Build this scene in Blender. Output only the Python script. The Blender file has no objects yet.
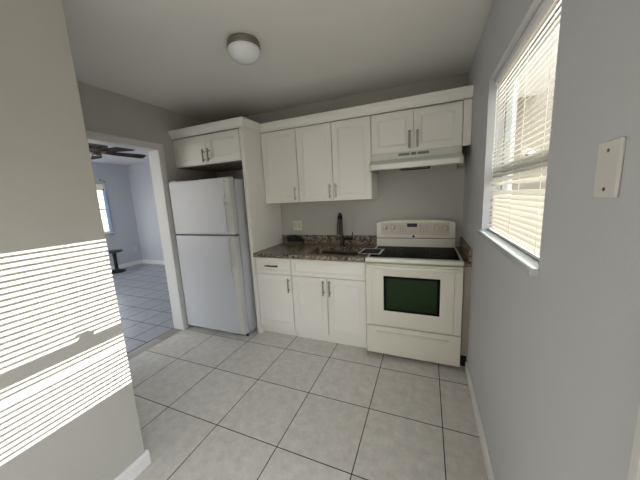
import bpy, bmesh, math, random
from mathutils import Vector, Matrix
random.seed(7)
scene = bpy.context.scene
COL = scene.collection
PI = math.pi

# ---------------------------------------------------------------- camera
cam_d = bpy.data.cameras.new('camera'); cam = bpy.data.objects.new('camera', cam_d); COL.objects.link(cam)
cam_d.sensor_width = 36; cam_d.lens = 36 * 260.17 / 640; cam_d.clip_start = 0.02
yw, pt, rl = [math.radians(a) for a in (22.526, 9.2058, -2.8497)]
fwd = Vector((-math.sin(yw) * math.cos(pt), math.cos(yw) * math.cos(pt), -math.sin(pt)))
r0 = Vector((math.cos(yw), math.sin(yw), 0)); u0 = r0.cross(fwd)
R = r0 * math.cos(rl) + u0 * math.sin(rl); U = -r0 * math.sin(rl) + u0 * math.cos(rl)
M = Matrix((R, U, -fwd)).transposed().to_4x4(); M.translation = Vector((-0.322, -2.8214, 1.4496))
cam.matrix_world = M
scene.camera = cam

# ---------------------------------------------------------------- world, sun, exposure
SKY_STRENGTH = 3.4
SUN_ENERGY = 9.5
EXPOSURE = 0.78
w = bpy.data.worlds.new('sky'); scene.world = w; w.use_nodes = True
wn = w.node_tree.nodes; wl = w.node_tree.links; wn.clear()
tc = wn.new('ShaderNodeTexCoord'); sp = wn.new('ShaderNodeSeparateXYZ'); rp = wn.new('ShaderNodeValToRGB')
bg = wn.new('ShaderNodeBackground'); wo = wn.new('ShaderNodeOutputWorld')
wl.new(tc.outputs['Generated'], sp.inputs[0]); wl.new(sp.outputs['Z'], rp.inputs[0])
rp.color_ramp.elements[0].position = 0.0; rp.color_ramp.elements[0].color = (1.0, 0.93, 0.82, 1)
rp.color_ramp.elements[1].position = 0.5; rp.color_ramp.elements[1].color = (0.85, 0.91, 1.0, 1)
wl.new(rp.outputs[0], bg.inputs[0]); bg.inputs[1].default_value = SKY_STRENGTH; wl.new(bg.outputs[0], wo.inputs[0])
sun_d = bpy.data.lights.new('sun', 'SUN'); sun = bpy.data.objects.new('sun', sun_d); COL.objects.link(sun)
sun_d.energy = SUN_ENERGY; sun_d.angle = math.radians(0.15); sun_d.color = (1.0, 0.96, 0.90)
sun.rotation_euler = Vector((1.0, 0.45, 0.39)).to_track_quat('Z', 'Y').to_euler(); sun.location = (4, 2, 4)
scene.view_settings.view_transform = 'Standard'; scene.view_settings.look = 'None'
scene.view_settings.gamma = 1; scene.view_settings.exposure = EXPOSURE; scene.view_settings.use_curve_mapping = False

# ---------------------------------------------------------------- materials
def mat(name, col, rough=0.5, metal=0.0, spec=0.5, bump=0.0, bscale=60, var=0.0, vscale=6, trans=0.0):
    m = bpy.data.materials.new(name); m.use_nodes = True
    n = m.node_tree.nodes; l = m.node_tree.links; b = n['Principled BSDF']
    b.inputs['Base Color'].default_value = (*col, 1); b.inputs['Roughness'].default_value = rough
    b.inputs['Metallic'].default_value = metal; b.inputs['Specular IOR Level'].default_value = spec
    t = n.new('ShaderNodeTexCoord')
    if var >= 0:
        ns = n.new('ShaderNodeTexNoise'); ns.inputs['Scale'].default_value = vscale; ns.inputs['Detail'].default_value = 4
        l.new(t.outputs['Object'], ns.inputs['Vector'])
        r = n.new('ShaderNodeMapRange'); r.inputs['To Min'].default_value = 1 - max(var, .01); r.inputs['To Max'].default_value = 1 + max(var, .01)
        l.new(ns.outputs['Fac'], r.inputs['Value'])
        v = n.new('ShaderNodeHueSaturation'); v.inputs['Color'].default_value = (*col, 1)
        l.new(r.outputs[0], v.inputs['Value']); l.new(v.outputs[0], b.inputs['Base Color'])
    if bump:
        nb = n.new('ShaderNodeTexNoise'); nb.inputs['Scale'].default_value = bscale; nb.inputs['Detail'].default_value = 3
        l.new(t.outputs['Object'], nb.inputs['Vector'])
        bp = n.new('ShaderNodeBump'); bp.inputs['Strength'].default_value = bump; bp.inputs['Distance'].default_value = 0.004
        l.new(nb.outputs['Fac'], bp.inputs['Height']); l.new(bp.outputs[0], b.inputs['Normal'])
    if trans:
        tr = n.new('ShaderNodeBsdfTranslucent'); tr.inputs[0].default_value = (*col, 1)
        mx = n.new('ShaderNodeMixShader'); mx.inputs[0].default_value = trans
        o = n['Material Output']; l.new(b.outputs[0], mx.inputs[1]); l.new(tr.outputs[0], mx.inputs[2]); l.new(mx.outputs[0], o.inputs[0])
    return m

def tile_mat(name, c1, c2, grout, size, ox, oy, mortar, rough):
    m = bpy.data.materials.new(name); m.use_nodes = True
    n = m.node_tree.nodes; l = m.node_tree.links; b = n['Principled BSDF']
    t = n.new('ShaderNodeTexCoord'); mp = n.new('ShaderNodeMapping'); mp.inputs['Location'].default_value = (-ox, -oy, 0)
    l.new(t.outputs['Object'], mp.inputs[0])
    br = n.new('ShaderNodeTexBrick'); br.offset = 0; br.squash = 1
    br.inputs['Scale'].default_value = 1; br.inputs['Brick Width'].default_value = size; br.inputs['Row Height'].default_value = size
    br.inputs['Mortar Size'].default_value = mortar; br.inputs['Mortar Smooth'].default_value = 0.3; br.inputs['Bias'].default_value = 0
    br.inputs['Color1'].default_value = (*c1, 1); br.inputs['Color2'].default_value = (*c2, 1); br.inputs['Mortar'].default_value = (*grout, 1)
    l.new(mp.outputs[0], br.inputs['Vector'])
    ns = n.new('ShaderNodeTexNoise'); ns.inputs['Scale'].default_value = 16; ns.inputs['Detail'].default_value = 8; ns.inputs['Roughness'].default_value = .7
    l.new(t.outputs['Object'], ns.inputs['Vector'])
    r = n.new('ShaderNodeMapRange'); r.inputs['From Min'].default_value = .3; r.inputs['From Max'].default_value = .7
    r.inputs['To Min'].default_value = .83; r.inputs['To Max'].default_value = 1.13; l.new(ns.outputs['Fac'], r.inputs['Value'])
    v = n.new('ShaderNodeHueSaturation'); l.new(br.outputs['Color'], v.inputs['Color']); l.new(r.outputs[0], v.inputs['Value'])
    l.new(v.outputs[0], b.inputs['Base Color'])
    b.inputs['Roughness'].default_value = rough
    rr = n.new('ShaderNodeMapRange'); rr.inputs['To Min'].default_value = rough; rr.inputs['To Max'].default_value = .9
    l.new(br.outputs['Fac'], rr.inputs['Value']); l.new(rr.outputs[0], b.inputs['Roughness'])
    bp = n.new('ShaderNodeBump'); bp.inputs['Strength'].default_value = .6; bp.inputs['Distance'].default_value = .003; bp.invert = True
    l.new(br.outputs['Fac'], bp.inputs['Height']); l.new(bp.outputs[0], b.inputs['Normal'])
    return m

def granite_mat():
    m = bpy.data.materials.new('granite'); m.use_nodes = True
    n = m.node_tree.nodes; l = m.node_tree.links; b = n['Principled BSDF']
    t = n.new('ShaderNodeTexCoord')
    a = n.new('ShaderNodeTexNoise'); a.inputs['Scale'].default_value = 52; a.inputs['Detail'].default_value = 5; a.inputs['Roughness'].default_value = .65
    l.new(t.outputs['Object'], a.inputs['Vector'])
    r = n.new('ShaderNodeValToRGB'); e = r.color_ramp.elements
    e[0].position = .38; e[0].color = (.030, .024, .018, 1); e[1].position = .66; e[1].color = (.44, .38, .29, 1)
    x = e.new(.46); x.color = (.14, .105, .075, 1); x = e.new(.53); x.color = (.27, .21, .15, 1)
    l.new(a.outputs['Fac'], r.inputs[0])
    vo = n.new('ShaderNodeTexVoronoi'); vo.inputs['Scale'].default_value = 70; l.new(t.outputs['Object'], vo.inputs['Vector'])
    r2 = n.new('ShaderNodeMapRange'); r2.inputs['From Min'].default_value = .12; r2.inputs['From Max'].default_value = .3; r2.clamp = True
    l.new(vo.outputs['Distance'], r2.inputs['Value'])
    mx = n.new('ShaderNodeMixRGB'); mx.inputs[1].default_value = (.05, .04, .03, 1); l.new(r2.outputs[0], mx.inputs[0]); l.new(r.outputs[0], mx.inputs[2])
    l.new(mx.outputs[0], b.inputs['Base Color']); b.inputs['Roughness'].default_value = .22
    return m

def glass_mat(name, tint=(1, 1, 1), refl=0.08):
    m = bpy.data.materials.new(name); m.use_nodes = True
    n = m.node_tree.nodes; l = m.node_tree.links; n.remove(n['Principled BSDF'])
    t = n.new('ShaderNodeBsdfTransparent'); t.inputs[0].default_value = (*tint, 1)
    g = n.new('ShaderNodeBsdfGlossy'); g.inputs['Roughness'].default_value = .02
    mx = n.new('ShaderNodeMixShader'); mx.inputs[0].default_value = refl
    l.new(t.outputs[0], mx.inputs[1]); l.new(g.outputs[0], mx.inputs[2]); l.new(mx.outputs[0], n['Material Output'].inputs[0])
    return m

WALL = mat('grey_wall_paint', (.52, .51, .475), .75, bump=.15, bscale=90, var=.015, vscale=3)
WALL_LIT = mat('grey_wall_paint_lit', (.62, .63, .65), .75, bump=.15, bscale=90, var=.015, vscale=3)  # same grey paint, lighter and cooler to carry light bounced onto the right wall
CEIL = mat('ceiling_paint', (.84, .82, .78), .85, bump=.2, bscale=110, var=.02, vscale=2)
FARWALL = mat('far_room_paint', (.57, .60, .66), .8, var=.01)
FARCEIL = mat('far_ceiling_paint', (.82, .83, .85), .85)
TRIM = mat('white_trim', (.88, .88, .88), .35)
CAB = mat('white_cabinet_lacquer', (.92, .905, .85), .38)
UNDERSHADE = mat('underside_shade', (.30, .27, .22), .8)  # dark tone standing in for shade under the refrigerator cabinet
CROWN = CAB
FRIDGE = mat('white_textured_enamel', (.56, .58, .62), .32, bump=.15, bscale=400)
FTRIM = mat('ivory_door_trim', (.62, .615, .56), .35)
GASKET = mat('grey_gasket', (.10, .10, .11), .7)
BISQUE = mat('bisque_enamel', (.88, .855, .755), .25)
BISQUE2 = mat('bisque_plastic', (.68, .64, .54), .4)
HOODM = mat('white_hood_enamel', (.74, .76, .70), .25)
BLACKG = mat('black_ceramic_glass', (.005, .005, .006), .15, spec=.03)
for m_ in (BLACKG,): m_.node_tree.nodes['Principled BSDF'].inputs['IOR'].default_value = 1.15
RINGM = mat('burner_ring_print', (.06, .06, .065), .25)
OVENG = mat('dark_green_oven_glass', (.014, .036, .010), .15, spec=.2)
BLACK = mat('black_plastic', (.012, .012, .013), .45)
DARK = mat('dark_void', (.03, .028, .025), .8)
NICKEL = mat('brushed_nickel', (.42, .40, .37), .32, metal=1)
DNICKEL = mat('dark_nickel', (.26, .24, .22), .35, metal=1)
STEEL = mat('stainless_steel', (.22, .20, .18), .3, metal=1)
GUN = mat('gunmetal_faucet', (.035, .033, .032), .25, metal=.6)
GRANITE = granite_mat()
BLIND = mat('white_blind_vinyl', (.88, .86, .80), .45, trans=.38)
CORD = mat('white_cord', (.85, .85, .82), .7)
GLASS = glass_mat('clear_window_glass')
MARBLE = mat('marble_sill', (.56, .61, .63), .2, var=.05, vscale=12)
PLATE = mat('almond_plate', (.74, .73, .68), .35)
OUTLET = mat('outlet_ivory', (.70, .66, .55), .4)
OPAL = mat('opal_glass', (.90, .92, .95), .12)
WOOD = mat('dark_fan_wood', (.020, .013, .010), .6, spec=.2, var=.2, vscale=20)
PEWTER = mat('pewter_fan_metal', (.20, .17, .15), .28, metal=1)
PAPER = mat('white_paper', (.92, .92, .92), .6)
INK = mat('dark_print', (.03, .03, .035), .5)
OLIVE = mat('olive_brown_dish', (.16, .14, .085), .3)
INK.node_tree.nodes['Principled BSDF'].inputs['IOR'].default_value = 1.15
CLOTH = mat('black_cloth', (.008, .008, .012), .55)
CURT = mat('sheer_curtain', (.80, .87, .95), .8, trans=.8)
GROUND = mat('pale_concrete', (.40, .37, .30), .9, var=.08, vscale=1.5)
TILE = tile_mat('beige_floor_tile', (.77, .745, .70), (.73, .705, .655), (.035, .03, .027), .4585, -.2104, -.7933, .0032, .33)
TILE2 = tile_mat('grey_small_tile', (.46, .475, .515), (.43, .445, .485), (.03, .03, .035), .31, -3.36, -.83, .0045, .35)
THRESH = mat('taupe_threshold_tile', (.36, .32, .29), .4, var=.08, vscale=8)
THRESH2 = mat('beige_threshold_tile', (.45, .43, .40), .4, var=.08, vscale=8)
GROUT = mat('dark_grout', (.035, .03, .027), .9)

# ---------------------------------------------------------------- helpers
def box(bm, x0, x1, y0, y1, z0, z1):
    vs = [bm.verts.new((x, y, z)) for x in (x0, x1) for y in (y0, y1) for z in (z0, z1)]
    for f in ((0, 1, 3, 2), (4, 6, 7, 5), (0, 4, 5, 1), (2, 3, 7, 6), (0, 2, 6, 4), (1, 5, 7, 3)):
        bm.faces.new([vs[i] for i in f])
    return bm
def B(*a):
    bm = bmesh.new()
    return box(bm, *a) if a else bm
def prism(bm, prof, axis, a0, a1):
    # prof: list of 2D points; axis 'x' -> (y,z), 'y' -> (x,z), 'z' -> (x,y)
    def P(p, a): return {'x': (a, p[0], p[1]), 'y': (p[0], a, p[1]), 'z': (p[0], p[1], a)}[axis]
    A = [bm.verts.new(P(p, a0)) for p in prof]; C = [bm.verts.new(P(p, a1)) for p in prof]
    bm.faces.new(A); bm.faces.new(C[::-1]); n = len(prof)
    for i in range(n): bm.faces.new((A[i], A[(i + 1) % n], C[(i + 1) % n], C[i]))
    return bm
def lathe(bm, prof, c, axis='z', seg=32):
    # prof: (radius, offset) pairs along axis
    c = Vector(c); rings = []
    for r, h in prof:
        ring = []
        for k in range(seg):
            a = 2 * PI * k / seg; u, v = max(r, 1e-5) * math.cos(a), max(r, 1e-5) * math.sin(a)
            d = {'z': (u, v, h), 'y': (u, h, v), 'x': (h, u, v)}[axis]
            ring.append(bm.verts.new(c + Vector(d)))
        rings.append(ring)
    for a, b in zip(rings, rings[1:]):
        for k in range(seg): bm.faces.new((a[k], a[(k + 1) % seg], b[(k + 1) % seg], b[k]))
    bm.faces.new(rings[0][::-1]); bm.faces.new(rings[-1])
    return bm
def tube(bm, pts, r, seg=10, r1=None):
    pts = [Vector(p) for p in pts]; rings = []; n = len(pts)
    ref = Vector((0, 0, 1)) if abs((pts[1] - pts[0]).normalized().z) < .9 else Vector((1, 0, 0))
    for i, p in enumerate(pts):
        t = (pts[min(i + 1, n - 1)] - pts[max(i - 1, 0)]).normalized()
        a = t.cross(ref).normalized(); ref = a.cross(t).normalized(); rr = r if r1 is None else r + (r1 - r) * i / (n - 1)
        rings.append([bm.verts.new(p + (a * math.cos(2 * PI * k / seg) + ref * math.sin(2 * PI * k / seg)) * rr) for k in range(seg)])
    for a, b in zip(rings, rings[1:]):
        for k in range(seg): bm.faces.new((a[k], a[(k + 1) % seg], b[(k + 1) % seg], b[k]))
    bm.faces.new(rings[0][::-1]); bm.faces.new(rings[-1])
    return bm
def obj(name, bm, m, parent=None, bevel=0, smooth=False, seg=2):
    off = Vector((0, 0, 0)); p = parent
    while p is not None: off += Vector(p.location); p = p.parent
    bmesh.ops.recalc_face_normals(bm, faces=bm.faces)
    if parent is not None: bmesh.ops.translate(bm, verts=bm.verts, vec=-off)
    me = bpy.data.meshes.new(name); bm.to_mesh(me); bm.free(); me.materials.append(m)
    o = bpy.data.objects.new(name, me); COL.objects.link(o)
    if parent is not None: o.parent = parent
    if smooth:
        for f in me.polygons: f.use_smooth = True
        me.set_sharp_from_angle(angle=math.radians(40))
    if bevel:
        b = o.modifiers.new('bevel', 'BEVEL'); b.width = bevel; b.segments = seg; b.limit_method = 'ANGLE'; b.angle_limit = math.radians(40)
    return o
def thing(name, label, cat, loc, group=None):
    o = bpy.data.objects.new(name, None); COL.objects.link(o); o.location = loc; o.empty_display_size = .1
    o['label'] = label; o['category'] = cat
    if group: o['group'] = group
    return o
def tag(o, label, cat, group=None):
    o['label'] = label; o['category'] = cat
    if group: o['group'] = group
    return o
def struct(name, bm, m, parent=None, bevel=0, smooth=False):
    o = obj(name, bm, m, parent, bevel, smooth)
    if parent is None: o['kind'] = 'structure'
    return o
def wall_holes(bm, axis, p0, p1, a0, a1, z0, z1, holes):
    # slab between p0..p1 on axis, spanning a0..a1 and z0..z1, with rectangular holes (b0,b1,c0,c1)
    As = sorted({a0, a1, *[h[0] for h in holes], *[h[1] for h in holes]}); Zs = sorted({z0, z1, *[h[2] for h in holes], *[h[3] for h in holes]})
    def solid(i, j):
        if not (0 <= i < len(As) - 1 and 0 <= j < len(Zs) - 1): return False
        am = (As[i] + As[i + 1]) / 2; zm = (Zs[j] + Zs[j + 1]) / 2
        return not any(h[0] < am < h[1] and h[2] < zm < h[3] for h in holes)
    vd = {}
    def V(p, a, z):
        k = (p, a, z)
        if k not in vd: vd[k] = bm.verts.new((p, a, z) if axis == 'x' else (a, p, z))
        return vd[k]
    for i in range(len(As) - 1):
        for j in range(len(Zs) - 1):
            if not solid(i, j): continue
            a, b, c, d = As[i], As[i + 1], Zs[j], Zs[j + 1]
            for p in (p0, p1): bm.faces.new((V(p, a, c), V(p, b, c), V(p, b, d), V(p, a, d)))
            for (di, dj, q) in ((-1, 0, ((a, c), (a, d))), (1, 0, ((b, c), (b, d))), (0, -1, ((a, c), (b, c))), (0, 1, ((a, d), (b, d)))):
                if not solid(i + di, j + dj):
                    (s, t), (u, v) = q
                    bm.faces.new((V(p0, s, t), V(p1, s, t), V(p1, u, v), V(p0, u, v)))
    return bm

H = 2.476; YB = -4.6; XL = -2.95; XS = -1.775; YS = -2.05
WY0, WY1, WZ0, WZ1 = -1.85, -.935, 1.20, 2.068       # kitchen window opening
# ---------------------------------------------------------------- structure
struct('floor', B(-2.957, 0.0, YB, 0.0, -.10, 0), TILE)
struct('floor_far_room', B(-7.15, -3.105, -3.2, 1.53, -.10, 0), TILE2)
bm = B(); box(bm, -3.105, -2.957, -3.2, 1.53, -.10, -.001)
struct('floor_threshold', bm, GROUT)
struct('trim_1', B(-3.098, -2.968, -1.06, -.80, -.02, .0005), THRESH)
struct('trim_2', B(-3.02, -2.968, -1.80, -1.066, -.02, .0005), THRESH2)
struct('ceiling', B(-2.95, .14, YB, .12, H, H + .1), CEIL)
struct('ceiling_far_room', B(-7.15, -2.95, -3.2, 1.53, H, H + .1), FARCEIL)
struct('wall_back', B(-2.95, .14, 0, .12, -.1, H), WALL)
DY0, DY1 = -4.10, -2.395
bm = B(); wall_holes(bm, 'x', 0.0, .14, YB, 0, -.1, H, [(WY0, WY1, WZ0, WZ1), (DY0, DY1, 0, 2.06)])
struct('wall_right', bm, WALL_LIT)
bm = B(); wall_holes(bm, 'x', -3.09, XL, -2.05, 0.12, -.1, H, [(-1.80, -.80, 0, 2.045)])
struct('wall_left', bm, WALL)
struct('wall_left_rear', B(-3.09, XL, .12, 1.53, -.1, H), FARWALL)
struct('wall_near_left', B(XL, XS, YB, YS, -.1, H), WALL, bevel=.006)
bm = B(); wall_holes(bm, 'y', YB - .12, YB, XS, .14, -.1, H, [(-1.3, -.6, 1.2, 2.0)])
struct('wall_front', bm, WALL)
bm = B(); wall_holes(bm, 'x', -7.27, -7.15, -3.2, 1.65, -.1, H, [(.15, .96, .90, 2.0)])
struct('wall_far_left', bm, FARWALL)
struct('wall_far_back', B(-7.15, -2.95, 1.53, 1.65, -.1, H), FARWALL)
bm = B(); wall_holes(bm, 'y', -3.32, -3.2, -7.27, -3.09, -.1, H, [(-6.8, -3.6, .45, 2.25)])
struct('wall_far_front', bm, FARWALL)
struct('wall_far_right', B(-3.09, XL, -3.32, -2.05, -.1, H), FARWALL)
bm = B(-40, 40, -40, 40, -.30, -.14)
struct('outdoor_ground', bm, GROUND)

bm = B(.145, 3.6, 1.2, 4.0, -.14, 6.5)
struct('wall_sky_block', B(3.7, 3.85, -9, 1.15, -.14, 2.3), mat('tan_block_wall', (.40, .36, .28), .9))  # unseen wall added to block low sky light at the kitchen window
struct('eave_sky_block', B(.141, .85, YB - .1, 1.15, 2.50, 2.60), TRIM)  # unseen overhang added to cut sky light from above the window
struct('wall_sky_screen', bm, mat('beige_stucco', (.23, .21, .165), .9, bump=.3, bscale=40))  # added outside to hide the bright sky behind the blind
def baseboard(name, axis, p, side, a0, a1, h=.088, t=.013):
    prof = [(0, 0), (t, 0), (t, h * .78), (t * .55, h * .88), (t * .45, h), (0, h)]
    prof = [(p + side * a, b) for a, b in prof]
    bm = B()
    if axis == 'x': prism(bm, prof, 'y', a0, a1)
    else: prism(bm, prof, 'x', a0, a1)
    return struct(name, bm, TRIM, bevel=.0015)
baseboard('baseboard_right', 'x', 0, -1, -2.30, -.60)
baseboard('baseboard_near_left', 'x', XS, 1, YB, YS + .013)
baseboard('baseboard_near_return', 'y', YS, 1, -2.94, XS + .0)
baseboard('baseboard_far_left', 'x', -7.15, 1, -3.2, 1.517, .10)
baseboard('baseboard_far_back', 'y', 1.53, -1, -7.137, -3.09, .10)

# doorway casing and jamb lining (kitchen side)
DOORTRIM = mat('doorway_trim_paint', (.72, .72, .71), .4)
def casing(name, x, side, y0, y1, ztop, wd=.062, t=.016, sides=(1, 1)):
    bm = B()
    a, b = sorted((x, x + side * t))
    if sides[1]: box(bm, a, b, y1, y1 + wd, 0, ztop + wd)
    if sides[0]: box(bm, a, b, y0 - wd, y0, 0, ztop + wd)
    box(bm, a, b, y0, y1, ztop, ztop + wd)
    a, b = sorted((x, x + side * (t + .006)))
    if sides[1]: box(bm, a, b, y1 + wd - .018, y1 + wd, 0, ztop + wd)
    if sides[0]: box(bm, a, b, y0 - wd, y0 - wd + .018, 0, ztop + wd)
    box(bm, a, b, y0, y1, ztop + wd - .018, ztop + wd)
    return struct(name, bm, DOORTRIM, bevel=.002)
casing('trim_3', XL, 1, -1.78, -.818, 2.03)
casing('trim_4', -3.09, -1, -1.78, -.818, 2.03, t=.004)
bm = B(); box(bm, -3.09, XL, -.818, -.80, 0, 2.045); box(bm, -3.09, XL, -1.80, -1.782, 0, 2.045); box(bm, -3.09, XL, -1.782, -.818, 2.027, 2.045)
struct('trim_5', bm, DOORTRIM)

# rear door in the right wall, behind the camera; glazing and width added for light
casing('trim_6', 0, -1, DY0 + .0, DY1, 2.06, wd=.07)
bm = B(); box(bm, .03, .11, DY0, DY0 + .035, 0, 2.06); box(bm, .03, .11, DY1 - .035, DY1, 0, 2.06); box(bm, .03, .11, DY0 + .035, DY1 - .035, 2.025, 2.06)
struct('trim_7', bm, TRIM)
d = thing('door_1', 'white exterior door beside the camera, glazing added for light', 'door', (.06, (DY0 + DY1) / 2, 0)); d['kind'] = 'structure'
del d['label']; del d['category']
bm = B(); wall_holes(bm, 'x', .05, .09, DY0 + .038, DY1 - .038, .01, 2.02, [(DY0 + .10, DY1 - .10, .12, 1.93)])
obj('door_frame', bm, TRIM, d, .003)
obj('door_pane', B(.068, .074, DY0 + .095, DY1 - .095, .115, 1.935), GLASS, d)
hb = B(); tube(hb, [(.05, DY1 - .09, 1.0), (.0, DY1 - .09, 1.0), (-.005, DY1 - .20, 1.0)], .009); obj('door_handle', hb, NICKEL, d, smooth=True)

# ---------------------------------------------------------------- windows
ALU = mat('grey_green_aluminium', (.36, .40, .40), .4)
def window(name, axis, p0, p1, a0, a1, z0, z1, rail, fr=.035, rt=.06, lock=False, fm=TRIM):
    wdw = bpy.data.objects.new(name, None); COL.objects.link(wdw)
    wdw['kind'] = 'structure'
    wdw.location = ((p0 + p1) / 2, (a0 + a1) / 2, z0) if axis == 'x' else ((a0 + a1) / 2, (p0 + p1) / 2, z0)
    bm = B(); hs = [(a0 + fr, a1 - fr, z0 + fr, rail - rt / 2), (a0 + fr, a1 - fr, rail + rt / 2, z1 - fr)]
    wall_holes(bm, axis, p0, p1, a0, a1, z0, z1, hs)
    obj('window_frame', bm, fm, wdw, .002)
    pm = (p0 + p1) / 2
    for h in hs:
        g = (pm - .002, pm + .002, h[0] - .004, h[1] + .004, h[2] - .004, h[3] + .004)
        if axis == 'y': g = (g[2], g[3], g[0], g[1], g[4], g[5])
        obj('window_pane', B(*g), GLASS, wdw)
    if lock:
        am = (a0 + a1) / 2 + .03
        lb = B(); box(lb, p0 - .008, p0 + .024, am - .028, am + .028, rail + rt / 2, rail + rt / 2 + .01)
        lathe(lb, [(.012, 0), (.012, .014), (.008, .02)], (p0 + .004, am, rail + rt / 2 + .008)); box(lb, p0 - .018, p0 - .004, am - .045, am + .006, rail + rt / 2 + .01, rail + rt / 2 + .022)
        obj('sash_lock', lb, TRIM, wdw, .001)
    return wdw
wn1 = window('window_1', 'x', .085, .115, WY0, WY1, WZ0, WZ1, 1.565, fr=.03, rt=.052, lock=True, fm=ALU)
# marble sill and thin painted reveal bead round the opening
bm = B(); box(bm, -.022, .085, WY0 - .005, WY1 + .005, 1.176, 1.201)
obj('window_sill', bm, MARBLE, wn1, .004)
bm = B(); wall_holes(bm, 'x', -.003, .002, WY0 - .007, WY1 + .007, 1.20, WZ1 + .007, [(WY0, WY1, 1.20, WZ1)])
wn2 = window('window_2', 'x', -7.23, -7.19, .15, .96, .90, 2.0, 1.43, fr=.03, rt=.04)
obj('window_sill', B(-7.19, -7.12, .13, .98, .875, .90), TRIM, wn2, .004)
window('window_rear_added', 'y', YB - .09, YB - .05, -1.3, -.6, 1.2, 2.0, 1.6)  # unseen opening added behind the camera to let sky light in
window('window_4', 'y', -3.28, -3.24, -6.8, -3.6, .45, 2.25, 1.35)

# ---------------------------------------------------------------- blind of the kitchen window
bl = thing('window_blind', 'white mini blind with tilted slats hanging in the sunlit kitchen window', 'blind', (.042, (WY0 + WY1) / 2, WZ1))
by0, by1 = WY0 + .008, WY1 - .008; BX = .042
bm = B(); box(bm, BX - .014, BX + .014, by0, by1, WZ1 - .030, WZ1 - .002); obj('headrail', bm, TRIM, bl, .002)
PITCH = .0226; sl = B(); z = WZ1 - .048; k = 0; slat_w = .0265
while z > 1.226:
    th = math.radians(42)
    dz = 0
    if abs(z - 1.444) < PITCH * .5:                       # the slat that has slipped down, leaving a wider gap
        z -= PITCH; continue
    segs = 5; top = []; bot = []
    for i in range(segs + 1):
        s = (i / segs - .5); cx = s * slat_w; cz = .0016 * (1 - (2 * s) ** 2)
        X = BX + cx * math.cos(th) - cz * math.sin(th); Z = z + cx * math.sin(th) + cz * math.cos(th)
        top.append((X, Z))
    prof = top + [(x, zz - .0005) for x, zz in reversed(top)]
    prism(sl, prof, 'y', by0 + .002, by1 - .002)
    z -= PITCH; k += 1
obj('slats', sl, BLIND, bl)
bm = B(); box(bm, BX - .012, BX + .012, by0, by1, 1.2035, 1.2150); obj('bottom_rail', bm, TRIM, bl, .002)
for yy in (WY0 + .13, (WY0 + WY1) / 2, WY1 - .13):
    cb = B()
    for xo in (-.0135, .0135): tube(cb, [(BX + xo, yy, WZ1 - .03), (BX + xo, yy, 1.22)], .0008, 5)
    obj('ladder_cord', cb, CORD, bl)
cb = B(); tube(cb, [(BX - .018, WY1 - .09, WZ1 - .03), (BX - .020, WY1 - .09, 1.50)], .003, 6); obj('tilt_wand', cb, CORD, bl)

# ---------------------------------------------------------------- cabinet pieces
def panel_door(x0, x1, z0, z1, yf, t=.02, rail=.057, rec=.011):
    bm = B()
    def ring(i, y): return [bm.verts.new(p) for p in ((x0 + i, y, z0 + i), (x1 - i, y, z0 + i), (x1 - i, y, z1 - i), (x0 + i, y, z1 - i))]
    rs = [ring(0, yf + t), ring(0, yf + .0015), ring(.0015, yf), ring(rail, yf), ring(rail + .004, yf + rec * .6), ring(rail + .011, yf + rec * .6), ring(rail + .013, yf + rec)]
    for a, b in zip(rs, rs[1:]):
        for k in range(4): bm.faces.new((a[k], a[(k + 1) % 4], b[(k + 1) % 4], b[k]))
    bm.faces.new(rs[0][::-1]); bm.faces.new(rs[-1])
    return bm
def pull(bm, p0, p1, out=.030, r=.0055):
    # bar pull between p0 and p1 (points on the door face, y is the face)
    p0, p1 = Vector(p0), Vector(p1); o = Vector((0, -out, 0)); d = (p1 - p0).normalized()
    tube(bm, [p0 + o, p1 + o], r, 10)
    for q in (p0 + d * .022, p1 - d * .022):
        tube(bm, [q, q + o], r * .8, 8)
    for q in (p0, p1): tube(bm, [q + o - d * .0015, q + o + d * .0015], r * 1.15, 10)
    return bm
G = .0035
def cabinet(name, label, x0, x1, y0, yf, z0, z1, doors, drawers=(), toe=0, hm=NICKEL, toe_y=None, group=None, void=None, hr=.0075):
    """carcass front plane is yf+.02 ; doors (x0,x1,z0,z1,hx,hz0,hz1)"""
    c = thing(name, label, 'cabinet', ((x0 + x1) / 2, y0, z0), group)
    bm = B(); box(bm, x0, x1, yf + .0205, y0, z0 + toe, z1)
    if toe: box(bm, x0, x1, toe_y, y0, z0, z0 + toe)
    obj('cabinet_box', bm, CAB, c, .001)
    for (a, b, e, f, hx, h0, h1) in doors:
        dd = obj('door', panel_door(a + G, b - G, e, f, yf), CAB, c)
        hb = B(); pull(hb, (hx, yf, h0), (hx, yf, h1), r=hr); obj('handle', hb, hm, dd, smooth=True)
    for (a, b, e, f, hx, hz) in drawers:
        dd = obj('drawer', panel_door(a + G, b - G, e, f, yf, rail=.036), CAB, c)
        if hx is not None:
            hb = B(); pull(hb, (hx - .072, yf, hz), (hx + .072, yf, hz), r=hr); obj('handle', hb, DNICKEL, dd, smooth=True)
    return c
GW = 'white wall cabinets along the back wall'; GB = 'white base cabinets under the granite counter'
YW = -.325
cabinet('wall_cabinet', 'white single-door wall cabinet beside the tall side panel', -1.992, -1.572, -.001, YW, 1.414, 2.162,
        [(-1.990, -1.572, 1.416, 2.156, -1.606, 1.440, 1.572)], group=GW)
cabinet('wall_cabinet', 'white two-door wall cabinet hanging above the faucet', -1.570, -.805, -.001, YW, 1.414, 2.162,
        [(-1.570, -1.187, 1.416, 2.156, -1.218, 1.442, 1.575), (-1.187, -.806, 1.416, 2.156, -1.156, 1.446, 1.578)], group=GW)
c = cabinet('wall_cabinet', 'short white two-door wall cabinet above the range hood', -.803, -.062, -.001, YW, 1.812, 2.162,
        [(-.802, -.437, 1.814, 2.152, -.470, 1.840, 1.978), (-.437, -.064, 1.814, 2.152, -.405, 1.840, 1.978)], group=GW, hr=.009)
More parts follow.
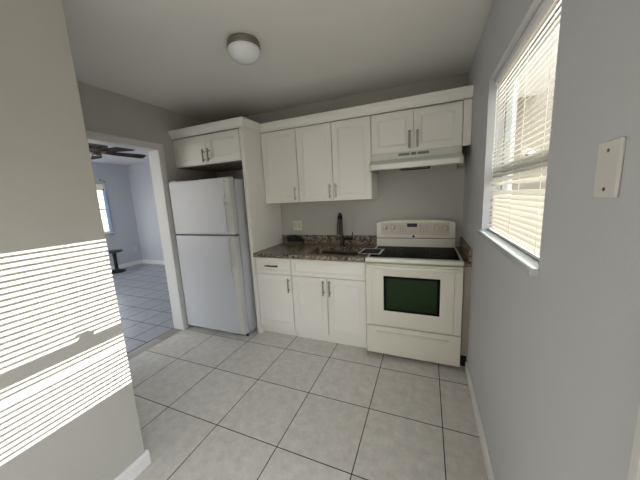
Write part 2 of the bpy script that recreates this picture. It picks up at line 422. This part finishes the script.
obj('filler_strip', B(-.0615, -.002, YW + .004, YW + .024, 1.812, 2.162), CAB, c, .001)
YF = -.62
rc = cabinet('refrigerator_cabinet', 'white two-door cabinet over the refrigerator with a tall side panel reaching the floor', XL + .002, -2.038, -.001, YF, 1.862, 2.162,
        [(-2.945, -2.475, 1.866, 2.153, -2.507, 1.882, 2.008), (-2.475, -2.040, 1.866, 2.153, -2.436, 1.886, 2.012)], hm=DNICKEL)
obj('shade_panel', B(XL + .004, -2.04, YF + .022, -.003, 1.856, 1.8615), UNDERSHADE, rc)  # dark sheet added to deepen the shade above the refrigerator
obj('side_panel', B(-2.034, -1.994, YF, -.001, 0, 2.164), CAB, rc, bevel=.0015)
# crown moulding
CZ0, CZ1 = 2.164, 2.247
def crown_run(bm, path, end_closed=True):
    # path: list of (x,y) with outward offset direction handled by mitring; profile (out, z)
    prof = [(0, CZ0), (.010, CZ0), (.012, CZ0 + .018), (.034, CZ1 - .030), (.038, CZ1 - .012), (.038, CZ1), (0, CZ1)]
    rings = []
    n = len(path)
    for i, p in enumerate(path):
        p = Vector(p)
        d0 = (p - Vector(path[i - 1])).normalized() if i > 0 else None
        d1 = (Vector(path[i + 1]) - p).normalized() if i < n - 1 else None
        n0 = Vector((d0.y, -d0.x)) if d0 else None; n1 = Vector((d1.y, -d1.x)) if d1 else None
        if n0 is None: m = n1
        elif n1 is None: m = n0
        else: m = (n0 + n1) / (1 + n0.dot(n1))
        rings.append([bm.verts.new((p.x + m.x * o, p.y + m.y * o, z)) for o, z in prof])
    k = len(prof)
    for a, b in zip(rings, rings[1:]):
        for j in range(k): bm.faces.new((a[j], a[(j + 1) % k], b[(j + 1) % k], b[j]))
    bm.faces.new(rings[0]); bm.faces.new(rings[-1][::-1])
bm = B(); crown_run(bm, [(XL + .001, YF), (-1.994, YF), (-1.994, YW), (-.001, YW)])
tag(obj('crown_molding', bm, CAB, bevel=.001), 'white crown molding running along the tops of the wall cabinets', 'molding')

# base cabinets
YBC = -.605
cabinet('base_cabinet', 'narrow white base cabinet with one drawer and one door next to the side panel', -1.992, -1.572, -.001, YBC, 0, .873,
        [(-1.990, -1.572, .108, .690, -1.604, .520, .662)], [(-1.990, -1.572, .696, .864, -1.784, .785)], toe=.10, toe_y=-.545, group=GB)
cabinet('base_cabinet', 'white two-door sink base cabinet with a false drawer front beside the stove', -1.570, -.817, -.001, YBC, 0, .70,
        [(-1.570, -1.194, .108, .690, -1.226, .527, .668), (-1.194, -.817, .108, .690, -1.162, .527, .672)], [], toe=.10, toe_y=-.545, group=GB)
sb = [o for o in bpy.data.objects if o.get('label', '').startswith('white two-door sink')][0]
obj('false_front', panel_door(-1.570 + G, -.817 - G, .696, .864, YBC, rail=.036), CAB, sb)
bm = B(); box(bm, -1.570, -.817, YBC + .0205, -.572, .70, .873); box(bm, -1.570, -1.548, -.572, -.001, .70, .873); box(bm, -.839, -.817, -.572, -.001, .70, .873)
obj('upper_frame', bm, CAB, sb)

# countertop with rounded sink cut-out
def rrect(x0, x1, y0, y1, r, n=5):
    pts = []
    for cx, cy, a0 in ((x1 - r, y1 - r, 0), (x0 + r, y1 - r, 90), (x0 + r, y0 + r, 180), (x1 - r, y0 + r, 270)):
        for i in range(n + 1):
            a = math.radians(a0 + 90 * i / n); pts.append((cx + r * math.cos(a), cy + r * math.sin(a)))
    return pts
SX0, SX1, SY0, SY1 = -1.43, -.90, -.545, -.195
bm = B()
def loop(pts, z):
    vs = [bm.verts.new((x, y, z)) for x, y in pts]
    return vs, [bm.edges.new((vs[i], vs[(i + 1) % len(vs)])) for i in range(len(vs))]
outer = [(-1.9925, -.635), (-.8165, -.635), (-.8165, -.0015), (-1.9925, -.0015)]
for zz in (.875, .914):
    a, ea = loop(outer, zz); b, eb = loop(rrect(SX0, SX1, SY0, SY1, .05), zz)
    bmesh.ops.triangle_fill(bm, edges=ea + eb, use_beauty=True)
    if zz == .875: A0, B0 = a, b
for lo, hi in ((A0, a), (B0, b)):
    for i in range(len(lo)): bm.faces.new((lo[i], lo[(i + 1) % len(lo)], hi[(i + 1) % len(lo)], hi[i]))
ct = thing('granite_countertop', 'speckled brown granite countertop with sink cut-out and low backsplash', 'countertop', (-1.4, -.3, .875))
obj('counter_slab', bm, GRANITE, ct, .002)
obj('backsplash', B(-1.9925, -.8165, -.022, -.0015, .9145, 1.015), GRANITE, ct, .002)
# sink
sk = thing('kitchen_sink', 'stainless steel undermount sink set in the granite counter', 'sink', ((SX0 + SX1) / 2, (SY0 + SY1) / 2, .70))
bm = B(); rings = []
for ins, zz in ((-.012, .871), (0, .871), (.001, .86), (.006, .73), (.03, .705), (.12, .701)):
    rings.append([bm.verts.new((x, y, zz)) for x, y in rrect(SX0 + ins, SX1 - ins, SY0 + ins, SY1 - ins, .05)])
for a, b in zip(rings, rings[1:]):
    for i in range(len(a)): bm.faces.new((a[i], a[(i + 1) % len(a)], b[(i + 1) % len(b)], b[i]))
bm.faces.new(rings[-1])
o = obj('basin', bm, STEEL, sk, smooth=True); s_ = o.modifiers.new('solid', 'SOLIDIFY'); s_.thickness = .0015; s_.offset = 1
bm = B(); lathe(bm, [(.045, 0), (.045, .003), (.03, .003), (.028, -.001)], (-1.165, -.36, .7025)); obj('drain', bm, NICKEL, sk, smooth=True)

# faucet
FX, FY = -1.182, -.115
f = thing('kitchen_faucet', 'dark gunmetal gooseneck pull-down faucet standing behind the sink', 'faucet', (FX, FY, .914))
bm = B(); lathe(bm, [(.028, 0), (.028, .006), (.022, .012), (.0215, .10), (.017, .125), (.014, .14)], (FX, FY, .915), seg=24); obj('faucet_body', bm, GUN, f, smooth=True)
pts = [(FX, FY, 1.04), (FX, FY, 1.19)]
for i in range(1, 13):
    a = PI * i / 12 * .97; pts.append((FX + .022 * i / 12, FY - .078 + .078 * math.cos(a), 1.19 + .085 * math.sin(a)))
bm = B(); tube(bm, pts, .013, 14); obj('gooseneck_spout', bm, GUN, f, smooth=True)
e = Vector(pts[-1]); bm = B(); tube(bm, [e, e + Vector((-.001, -.003, -.03)), e + Vector((-.003, -.010, -.135))], .016, 14, .021); obj('spray_head', bm, GUN, f, smooth=True)
bm = B(); tube(bm, [(FX + .012, FY, .995), (FX + .115, FY, .995)], .0155, 14); tube(bm, [(FX + .112, FY, .995), (FX + .122, FY, 1.07)], .0055, 8, .0045); obj('side_lever', bm, GUN, f, smooth=True)

# dish and black cloth on the counter
dx, dy = -1.765, -.145
bm = B(); lathe(bm, [(.05, 0), (.055, .004), (.085, .03), (.094, .045), (.089, .045), (.080, .032), (.05, .008), (.0, .006)], (0, 0, 0), seg=28)
bmesh.ops.scale(bm, verts=bm.verts, vec=(1.3, .95, 1.15)); bmesh.ops.translate(bm, verts=bm.verts, vec=(dx, dy, .9145))
tag(obj('shallow_dish', bm, OLIVE, smooth=True), 'olive brown shallow dish in the corner of the granite counter', 'dish')
bm = B(); bmesh.ops.create_icosphere(bm, subdivisions=4, radius=1)
for v in bm.verts:
    n_ = math.sin(v.co.x * 5 + 1) * math.cos(v.co.y * 6) * .14 + math.sin(v.co.x * 11 + v.co.y * 7) * .06
    v.co *= (1 + n_); v.co.z = max(v.co.z, -.55)
bmesh.ops.scale(bm, verts=bm.verts, vec=(.095, .06, .042)); bmesh.ops.translate(bm, verts=bm.verts, vec=(dx + .008, dy, .990))
tag(obj('crumpled_cloth', bm, CLOTH, smooth=True), 'crumpled black cloth lying in the shallow dish on the counter', 'cloth')

# leaflet lying across the counter end and the cooktop
lf = thing('printed_sheet', 'white-bordered dark printed sheet lying across counter end and cooktop corner', 'leaflet', (-.81, -.38, .9215))
bm = B(); prism(bm, [(-.915, -.500), (-.705, -.506), (-.698, -.262), (-.905, -.256)], 'z', .9212, .9222); obj('sheet', bm, PAPER, lf)
for (xa, xb) in ((-.890, -.724),):
    bm = B(); prism(bm, [(xa - .004, -.484), (xb - .003, -.486), (xb + .003, -.278), (xa + .003, -.274)], 'z', .9223, .9226); obj('dark_print', bm, INK, lf)

# ---------------------------------------------------------------- stove
X0, X1 = -.811, -.053
st = thing('electric_stove', 'bisque freestanding electric stove with black glass cooktop and green oven window', 'stove', ((X0 + X1) / 2, -.32, 0))
bm = B(); box(bm, X0 + .003, X1 - .003, -.612, -.03, .035, .874)
for x in (X0 + .05, X1 - .05):
    for y in (-.56, -.08): lathe(bm, [(.018, 0), (.018, .036)], (x, y, 0), seg=12)
obj('stove_body', bm, BISQUE, st, .002)
bm = B(); box(bm, X0, X1, -.640, -.025, .881, .9150); obj('cooktop_frame', bm, BISQUE, st, .006, seg=3)
gl = obj('cooktop_glass', B(X0 + .022, X1 - .022, -.585, -.095, .9151, .9180), BLACKG, st, .001)
for (x, y, r) in ((-.62, -.45, .105), (-.24, -.45, .085), (-.62, -.22, .075), (-.24, -.22, .095)):
    bm = B(); n_ = 40
    for rr in (r, r * .62):
        ri = [bm.verts.new((x + (rr - .0025) * math.cos(2 * PI * k / n_), y + (rr - .0025) * math.sin(2 * PI * k / n_), .9183)) for k in range(n_)]
        ro = [bm.verts.new((x + rr * math.cos(2 * PI * k / n_), y + rr * math.sin(2 * PI * k / n_), .9183)) for k in range(n_)]
        for k in range(n_): bm.faces.new((ri[k], ri[(k + 1) % n_], ro[(k + 1) % n_], ro[k]))
    obj('burner_ring', bm, RINGM, gl)
# backguard
bg_ = B(); box(bg_, X0 + .004, X1 - .016, -.090, -.028, .9155, 1.000); obj('backguard_base', bg_, BISQUE, st, .003)
obj('backguard_gap', B(X0 + .008, X1 - .020, -.084, -.028, 1.000, 1.006), BLACK, st)
prof = [(X0 + .004, 1.006), (X1 - .016, 1.006), (X1 - .016, 1.150)]
n_ = 16
for i in range(n_ + 1):
    s = i / n_; x = (X1 - .022) + ((X0 + .010) - (X1 - .022)) * s
    prof.append((x, 1.162 + .026 * (1 - (2 * s - 1) ** 4)))
prof.append((X0 + .004, 1.150))
bm = B(); prism(bm, prof, 'y', -.092, -.028); cp = obj('control_panel', bm, BISQUE, st, .004, seg=3)
bm = B(); box(bm, X0 + .05, X1 - .065, -.0945, -.0915, 1.040, 1.160); obj('panel_face', bm, BISQUE2, st, .001)
obj('panel_lip', B(X0 + .03, X1 - .045, -.100, -.0915, 1.016, 1.034), BISQUE, st, .003)
obj('clock_display', B(-.503, -.408, -.0965, -.0943, 1.118, 1.154), BLACK, st, .001)
for x, z in ((-.722, 1.112), (-.642, 1.118), (-.232, 1.115), (-.158, 1.105)):
    kb = B(); lathe(kb, [(.030, 0), (.030, -.004), (.026, -.006), (.022, -.022), (.019, -.025)], (x, -.0945, z), 'y', 24)
    kn = obj('knob', kb, BISQUE2, st, smooth=True)
    obj('knob_grip', B(x - .005, x + .005, -.128, -.116, z - .021, z + .021), BISQUE, kn, .002)
BTN = mat('button_grey', (.50, .47, .40), .5)
for xa, nx in ((-.385, 3), (-.575, 2)):
    for i in range(nx):
        for j in range(3): obj('touch_button', B(xa + i * .028, xa + .015 + i * .028, -.0955, -.0944, 1.072 + j * .026, 1.084 + j * .026), BTN, st)
bm = B(); lathe(bm, [(.012, 0), (.012, -.002)], (-.44, -.1005, 1.025), 'y', 20); obj('maker_badge', bm, INK, st)
# oven door
od = obj('oven_door', B(X0 + .002, X1 - .002, -.652, -.614, .312, .872), BISQUE, st, .005, seg=3)
wx0, wx1, wz0, wz1 = -.655, -.214, .458, .770
bm = B()
def ringd(x0, x1, z0, z1, y): return [bm.verts.new(p) for p in ((x0, y, z0), (x1, y, z0), (x1, y, z1), (x0, y, z1))]
rs = [ringd(-.752, -.112, .322, .842, -.6525), ringd(-.748, -.116, .326, .838, -.6575), ringd(wx0 - .004, wx1 + .004, wz0 - .004, wz1 + .004, -.6575), ringd(wx0, wx1, wz0, wz1, -.6545)]
for a, b in zip(rs, rs[1:]):
    for k in range(4): bm.faces.new((a[k], a[(k + 1) % 4], b[(k + 1) % 4], b[k]))
bm.faces.new(rs[-1])
obj('door_panel', bm, BISQUE, od)
ow = obj('oven_window', B(wx0 + .001, wx1 - .001, -.6560, -.6546, wz0 + .001, wz1 - .001), BLACKG, od)
obj('inner_glass', B(wx0 + .022, wx1 - .022, -.6566, -.6561, wz0 + .020, wz1 - .020), OVENG, ow)
# bowed full-width handle
bm = B(); n_ = 20; path = []
for i in range(n_ + 1):
    s = i / n_; x = X0 + .012 + (X1 - X0 - .024) * s; path.append((x, -.655 - .045 * (1 - (2 * s - 1) ** 6), .853))
rings = []
for (x, y, z) in path:
    rings.append([bm.verts.new((x, y + a, z + b)) for a, b in ((.010, -.014), (-.006, -.014), (-.011, -.006), (-.011, .007), (-.006, .013), (.010, .013))])
for a, b in zip(rings, rings[1:]):
    for k in range(6): bm.faces.new((a[k], a[(k + 1) % 6], b[(k + 1) % 6], b[k]))
bm.faces.new(rings[0]); bm.faces.new(rings[-1][::-1])
obj('oven_handle', bm, BISQUE, od, smooth=True)
dr = obj('storage_drawer', B(X0 + .002, X1 - .002, -.648, -.614, .040, .303), BISQUE, st, .005, seg=3)
bm = B(); prism(bm, [(-.647, .262), (-.664, .256), (-.664, .248), (-.647, .238)], 'x', X0 + .09, X1 - .09); obj('drawer_lip', bm, BISQUE, dr, .003)
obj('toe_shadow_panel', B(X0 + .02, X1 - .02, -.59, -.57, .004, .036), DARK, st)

# filler panel and counter strip right of the stove
fl = thing('filler_counter', 'narrow granite strip with side splash on a filler panel, squeezed between stove and wall', 'counter', (-.025, -.3, 0))
obj('filler_panel', B(-.048, -.0015, -.615, -.001, .13, .873), mat('taupe_filler', (.42, .38, .31), .5), fl, .001)
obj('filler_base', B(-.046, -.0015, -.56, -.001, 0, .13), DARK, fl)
obj('granite_strip', B(-.050, -.0015, -.632, -.0015, .875, .914), GRANITE, fl, .002)
obj('side_splash', B(-.021, -.0015, -.632, -.0015, .9145, 1.012), GRANITE, fl, .002)

# ---------------------------------------------------------------- range hood
hd = thing('range_hood', 'white under-cabinet range hood above the stove', 'range hood', (-.43, -.2, 1.65))
prof = [(-.001, 1.811), (-.338, 1.811), (-.338, 1.757), (-.462, 1.712), (-.468, 1.706), (-.468, 1.664), (-.458, 1.660), (-.455, 1.664), (-.44, 1.690), (-.30, 1.700), (-.001, 1.700)]
bm = B(); prism(bm, prof, 'x', -.800, -.064); 
obj('hood_shell', bm, HOODM, hd, .002)
for x0, x1 in ((-.800, -.796), (-.068, -.064)):
    bm = B(); prism(bm, [(-.001, 1.70), (-.44, 1.70), (-.462, 1.662), (-.001, 1.662)], 'x', x0, x1)
    obj('end_skirt', bm, HOODM, hd)
obj('front_band', B(-.770, -.094, -.4705, -.4675, 1.670, 1.704), mat('bright_white_band', (.85, .86, .80), .2), hd, .001)
for x0, x1 in ((-.562, -.468), (-.458, -.414), (-.404, -.312)):
    gm = B(); box(gm, x0, x1, -.3395, -.3379, 1.778, 1.800)
    g_ = obj('vent_grille', gm, mat('vent_grey', (.20, .20, .19), .6), hd)
    if x1 - x0 > .06:
        gm = B()
        for k in range(6):
            xx = x0 + .010 + k * (x1 - x0 - .02) / 5; box(gm, xx - .0016, xx + .0016, -.3408, -.3394, 1.779, 1.799)
        obj('grille_bars', gm, mat('grille_bar_grey', (.32, .32, .30), .5), g_)
for x in (-.270, -.232):
    sm = B(); box(sm, x - .013, x + .013, -.3425, -.3379, 1.779, 1.797); obj('switch', sm, HOODM, hd, .002)
obj('grease_filter', B(-.56, -.30, -.36, -.06, 1.672, 1.699), DARK, hd, .003)
obj('light_lens', B(-.54, -.32, -.43, -.37, 1.655, 1.690), mat('smoked_lens', (.05, .045, .04), .2), hd, .006)

# ---------------------------------------------------------------- refrigerator
FX0, FX1, FYF = -2.898, -2.072, -.785
fr = thing('refrigerator', 'white top-freezer refrigerator standing beside the doorway', 'refrigerator', ((FX0 + FX1) / 2, -.4, 0))
bm = B(); box(bm, FX0 + .006, FX1 - .006, -.705, -.06, .045, 1.676)
for x in (FX0 + .06, FX1 - .06):
    for y in (-.68, -.12): lathe(bm, [(.02, 0), (.02, .046)], (x, y, 0), seg=12)
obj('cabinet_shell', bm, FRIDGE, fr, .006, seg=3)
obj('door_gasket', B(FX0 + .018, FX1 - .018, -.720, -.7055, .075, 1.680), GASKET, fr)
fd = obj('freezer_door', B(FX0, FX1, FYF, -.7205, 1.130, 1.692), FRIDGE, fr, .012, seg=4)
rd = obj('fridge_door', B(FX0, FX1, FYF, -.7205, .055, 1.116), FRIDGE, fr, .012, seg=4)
obj('door_gap_strip', B(FX0 + .004, FX1 - .001, FYF + .012, -.7205, 1.1165, 1.1295), GASKET, fr)
obj('toe_grille', B(FX0 + .02, FX1 - .02, -.715, -.706, .008, .044), BLACK, fr)
def fridge_handle(door, z_fix, z_mid, z_end):
    # long strip handle: wide at the split end, slimming away from it
    hx = FX1 - .068
    zz = sorted((z_fix - (.022 if z_fix < z_end else -.012), z_end + (.028 if z_fix < z_end else -.495)))
    obj('edge_trim', B(FX1 - .054, FX1 - .004, FYF - .006, FYF + .004, zz[0], zz[1]), FTRIM, door, .003)
    bm = B(); pts = []
    up = z_fix < z_end
    N = 16
    rings = []
    for i in range(N + 1):
        s = i / N; z = z_fix + (z_end - z_fix) * s
        lift = .040 * min(1, s * 9 + .25) if s < .60 else .040 * max(.08, 1 - (s - .60) * 7)
        wd = .013 if s < .62 else .008
        xo = 0 if s < .58 else -.010
        y = FYF - lift
        rings.append([bm.verts.new(p) for p in ((hx - wd + xo, y, z), (hx + wd + xo, y, z), (hx + wd + xo, y + .012, z), (hx - wd + xo, y + .012, z))])
    for a, b in zip(rings, rings[1:]):
        for k in range(4): bm.faces.new((a[k], a[(k + 1) % 4], b[(k + 1) % 4], b[k]))
    bm.faces.new(rings[0]); bm.faces.new(rings[-1][::-1])
    box(bm, hx - .014, hx + .014, FYF - .012, FYF + .002, *sorted((z_fix, z_fix + (.03 if up else -.03))))
    box(bm, hx - .016, hx + .006, FYF - .026, FYF + .002, *sorted((z_mid, z_mid + .03)))
    obj('handle', bm, FRIDGE, door, .003)
fridge_handle(fd, 1.155, 1.42, 1.66)
fridge_handle(rd, 1.10, .80, .56)
lb = B(); lathe(lb, [(.007, 0), (.007, -.002)], (FX1 - .068, FYF, 1.655), 'y', 14); obj('screw_cap', lb, GASKET, fd)
obj('hinge_cover', B(FX0 + .02, FX0 + .09, -.77, -.68, 1.6925, 1.704), FRIDGE, fr, .004)

# ---------------------------------------------------------------- plates
ol = thing('wall_outlet', 'ivory double outlet plate on the back wall above the dish', 'outlet', (-1.775, 0, 1.13))
obj('cover_plate', B(-1.832, -1.718, -.006, -.0005, 1.073, 1.187), PLATE, ol, .002)
for x in (-1.802, -1.748):
    s_ = obj('receptacle', B(x - .017, x + .017, -.009, -.0055, 1.095, 1.165), OUTLET, ol, .002)
    for z in (1.112, 1.148):
        for q in (-.0065, .0065): obj('socket_slot', B(x + q - .0015, x + q + .0015, -.0095, -.0088, z - .006, z + .006), INK, s_)
pl = thing('blank_wall_plate', 'white blank cover plate with two screws on the right wall beyond the window', 'wall plate', (0, -2.136, 1.475))
obj('cover_plate', B(-.007, -.0005, -2.177, -2.107, 1.423, 1.529), PLATE, pl, .003, seg=3)
for z in (1.511, 1.439):
    sm = B(); lathe(sm, [(.0036, 0), (.0036, -.0013)], (-.0068, -2.143, z), 'x', 14); obj('screw', sm, DNICKEL, pl)

# ---------------------------------------------------------------- ceiling light
LX, LY = -1.447, -1.245
cl = thing('ceiling_light', 'small flush ceiling light with nickel ring and opal glass dome', 'light', (LX, LY, H))
bm = B(); lathe(bm, [(.100, 0), (.104, -.008), (.101, -.018), (.107, -.024), (.107, -.040), (.103, -.046), (.098, -.048)], (LX, LY, H - .0005), seg=48); obj('metal_ring', bm, DNICKEL, cl, smooth=True)
prof = [(.103, -.046)]
for i in range(1, 13):
    a = PI / 2 * i / 12; prof.append((.107 * math.cos(a), -.048 - .075 * math.sin(a)))
bm = B(); lathe(bm, prof, (LX, LY, H), seg=48); obj('glass_dome', bm, OPAL, cl, smooth=True)

# ---------------------------------------------------------------- far room
FCX, FCY = -4.93, -.30
fn = thing('ceiling_fan', 'dark-bladed flush ceiling fan with pewter housing in the next room', 'fan', (FCX, FCY, H))
bm = B(); lathe(bm, [(.175, 0), (.185, -.02), (.165, -.035), (.150, -.075), (.155, -.12), (.115, -.150), (.07, -.155)], (FCX, FCY, H - .0005), seg=36); obj('motor_housing', bm, PEWTER, fn, smooth=True)
bm = B(); lathe(bm, [(.065, -.135), (.09, -.15), (.09, -.19), (.06, -.21)], (FCX, FCY, H), seg=30); obj('switch_housing', bm, PEWTER, fn, smooth=True)
bm = B(); lathe(bm, [(.05, -.205), (.062, -.212), (.05, -.235), (.0, -.245)], (FCX, FCY, H), seg=30); obj('bottom_cap', bm, PEWTER, fn, smooth=True)
for k in range(5):
    a = math.radians(8 + 72 * k); bm = B()
    prof = [(.12, -.035), (.20, -.055), (.62, -.080), (.67, -.055), (.67, .055), (.62, .080), (.20, .055), (.12, .035)]
    prism(bm, prof, 'z', -.004, .004)
    bmesh.ops.rotate(bm, verts=bm.verts, cent=(0, 0, 0), matrix=Matrix.Rotation(math.radians(-14), 3, 'X'))
    bmesh.ops.rotate(bm, verts=bm.verts, cent=(0, 0, 0), matrix=Matrix.Rotation(a, 3, 'Z'))
    bmesh.ops.translate(bm, verts=bm.verts, vec=(FCX, FCY, H - .185))
    bd = obj('blade', bm, WOOD, fn)
    bm = B(); d_ = Vector((math.cos(a), math.sin(a), 0)); c_ = Vector((FCX, FCY, H - .192))
    tube(bm, [c_ + d_ * .06, c_ + d_ * .20], .012, 8); obj('blade_bracket', bm, PEWTER, bd, smooth=True)
sd = thing('side_stand', 'small black pedestal stand by the far wall of the next room', 'stand', (-6.88, .76, 0))
bm = B(); lathe(bm, [(.16, 0), (.16, .03), (.10, .05), (.04, .07)], (-6.88, .76, 0), seg=28); obj('stand_base', bm, BLACK, sd, smooth=True)
bm = B(); lathe(bm, [(.038, .06), (.032, .25), (.040, .47)], (-6.88, .76, 0), seg=20); obj('stand_column', bm, BLACK, sd, smooth=True)
bm = B(); lathe(bm, [(.12, .455), (.165, .465), (.165, .49), (.15, .497)], (-6.88, .76, 0), seg=28); obj('stand_top', bm, BLACK, sd, smooth=True)
rb = thing('roller_shade', 'raised white blind bundled at the top of the far window', 'blind', (-7.17, .55, 1.99))
bm = B(); box(bm, -7.178, -7.150, .17, .94, 1.885, 1.985); obj('shade_bundle', bm, BLIND, rb, .003)
obj('bottom_bar', B(-7.181, -7.147, .17, .94, 1.865, 1.8845), GASKET, rb, .002)
bm = B(); n_ = 40; fa = []; 
ca = []
for i in range(n_ + 1):
    y = .885 + .075 * i / n_; x = -7.140 + .012 * math.sin(i * 1.3)
    ca.append((bm.verts.new((x, y, .84)), bm.verts.new((x, y, 1.862)), bm.verts.new((x + .002, y, .84)), bm.verts.new((x + .002, y, 1.862))))
for a, b in zip(ca, ca[1:]):
    bm.faces.new((a[0], b[0], b[1], a[1])); bm.faces.new((a[2], a[3], b[3], b[2]))
    bm.faces.new((a[0], a[2], b[2], b[0])); bm.faces.new((a[1], b[1], b[3], a[3]))
tag(obj('sheer_curtain', bm, CURT, smooth=True), 'narrow pale blue sheer curtain at the right side of the far window', 'curtain')
for y, z, lb_ in ((.885, 2.09, 'dark wall hook above the far window, the left of two'), (.955, 2.06, 'dark wall hook above the far window, the right of two')):
    bm = B(); lathe(bm, [(.014, 0), (.012, .006)], (-7.1495, y, z), 'x', 12); tube(bm, [(-7.145, y, z), (-7.115, y, z - .004), (-7.11, y, z - .03)], .006, 8)
    tag(obj('wall_hook', bm, GASKET, smooth=True), lb_, 'hook', 'dark hooks above the far window')
fo = thing('wall_outlet', 'small white outlet low on the far wall of the next room', 'outlet', (-7.15, 1.40, .40))
obj('cover_plate', B(-7.1495, -7.143, 1.365, 1.435, .345, .455), PLATE, fo, .002)
obj('receptacle', B(-7.143, -7.140, 1.383, 1.417, .365, .435), OUTLET, fo, .001)
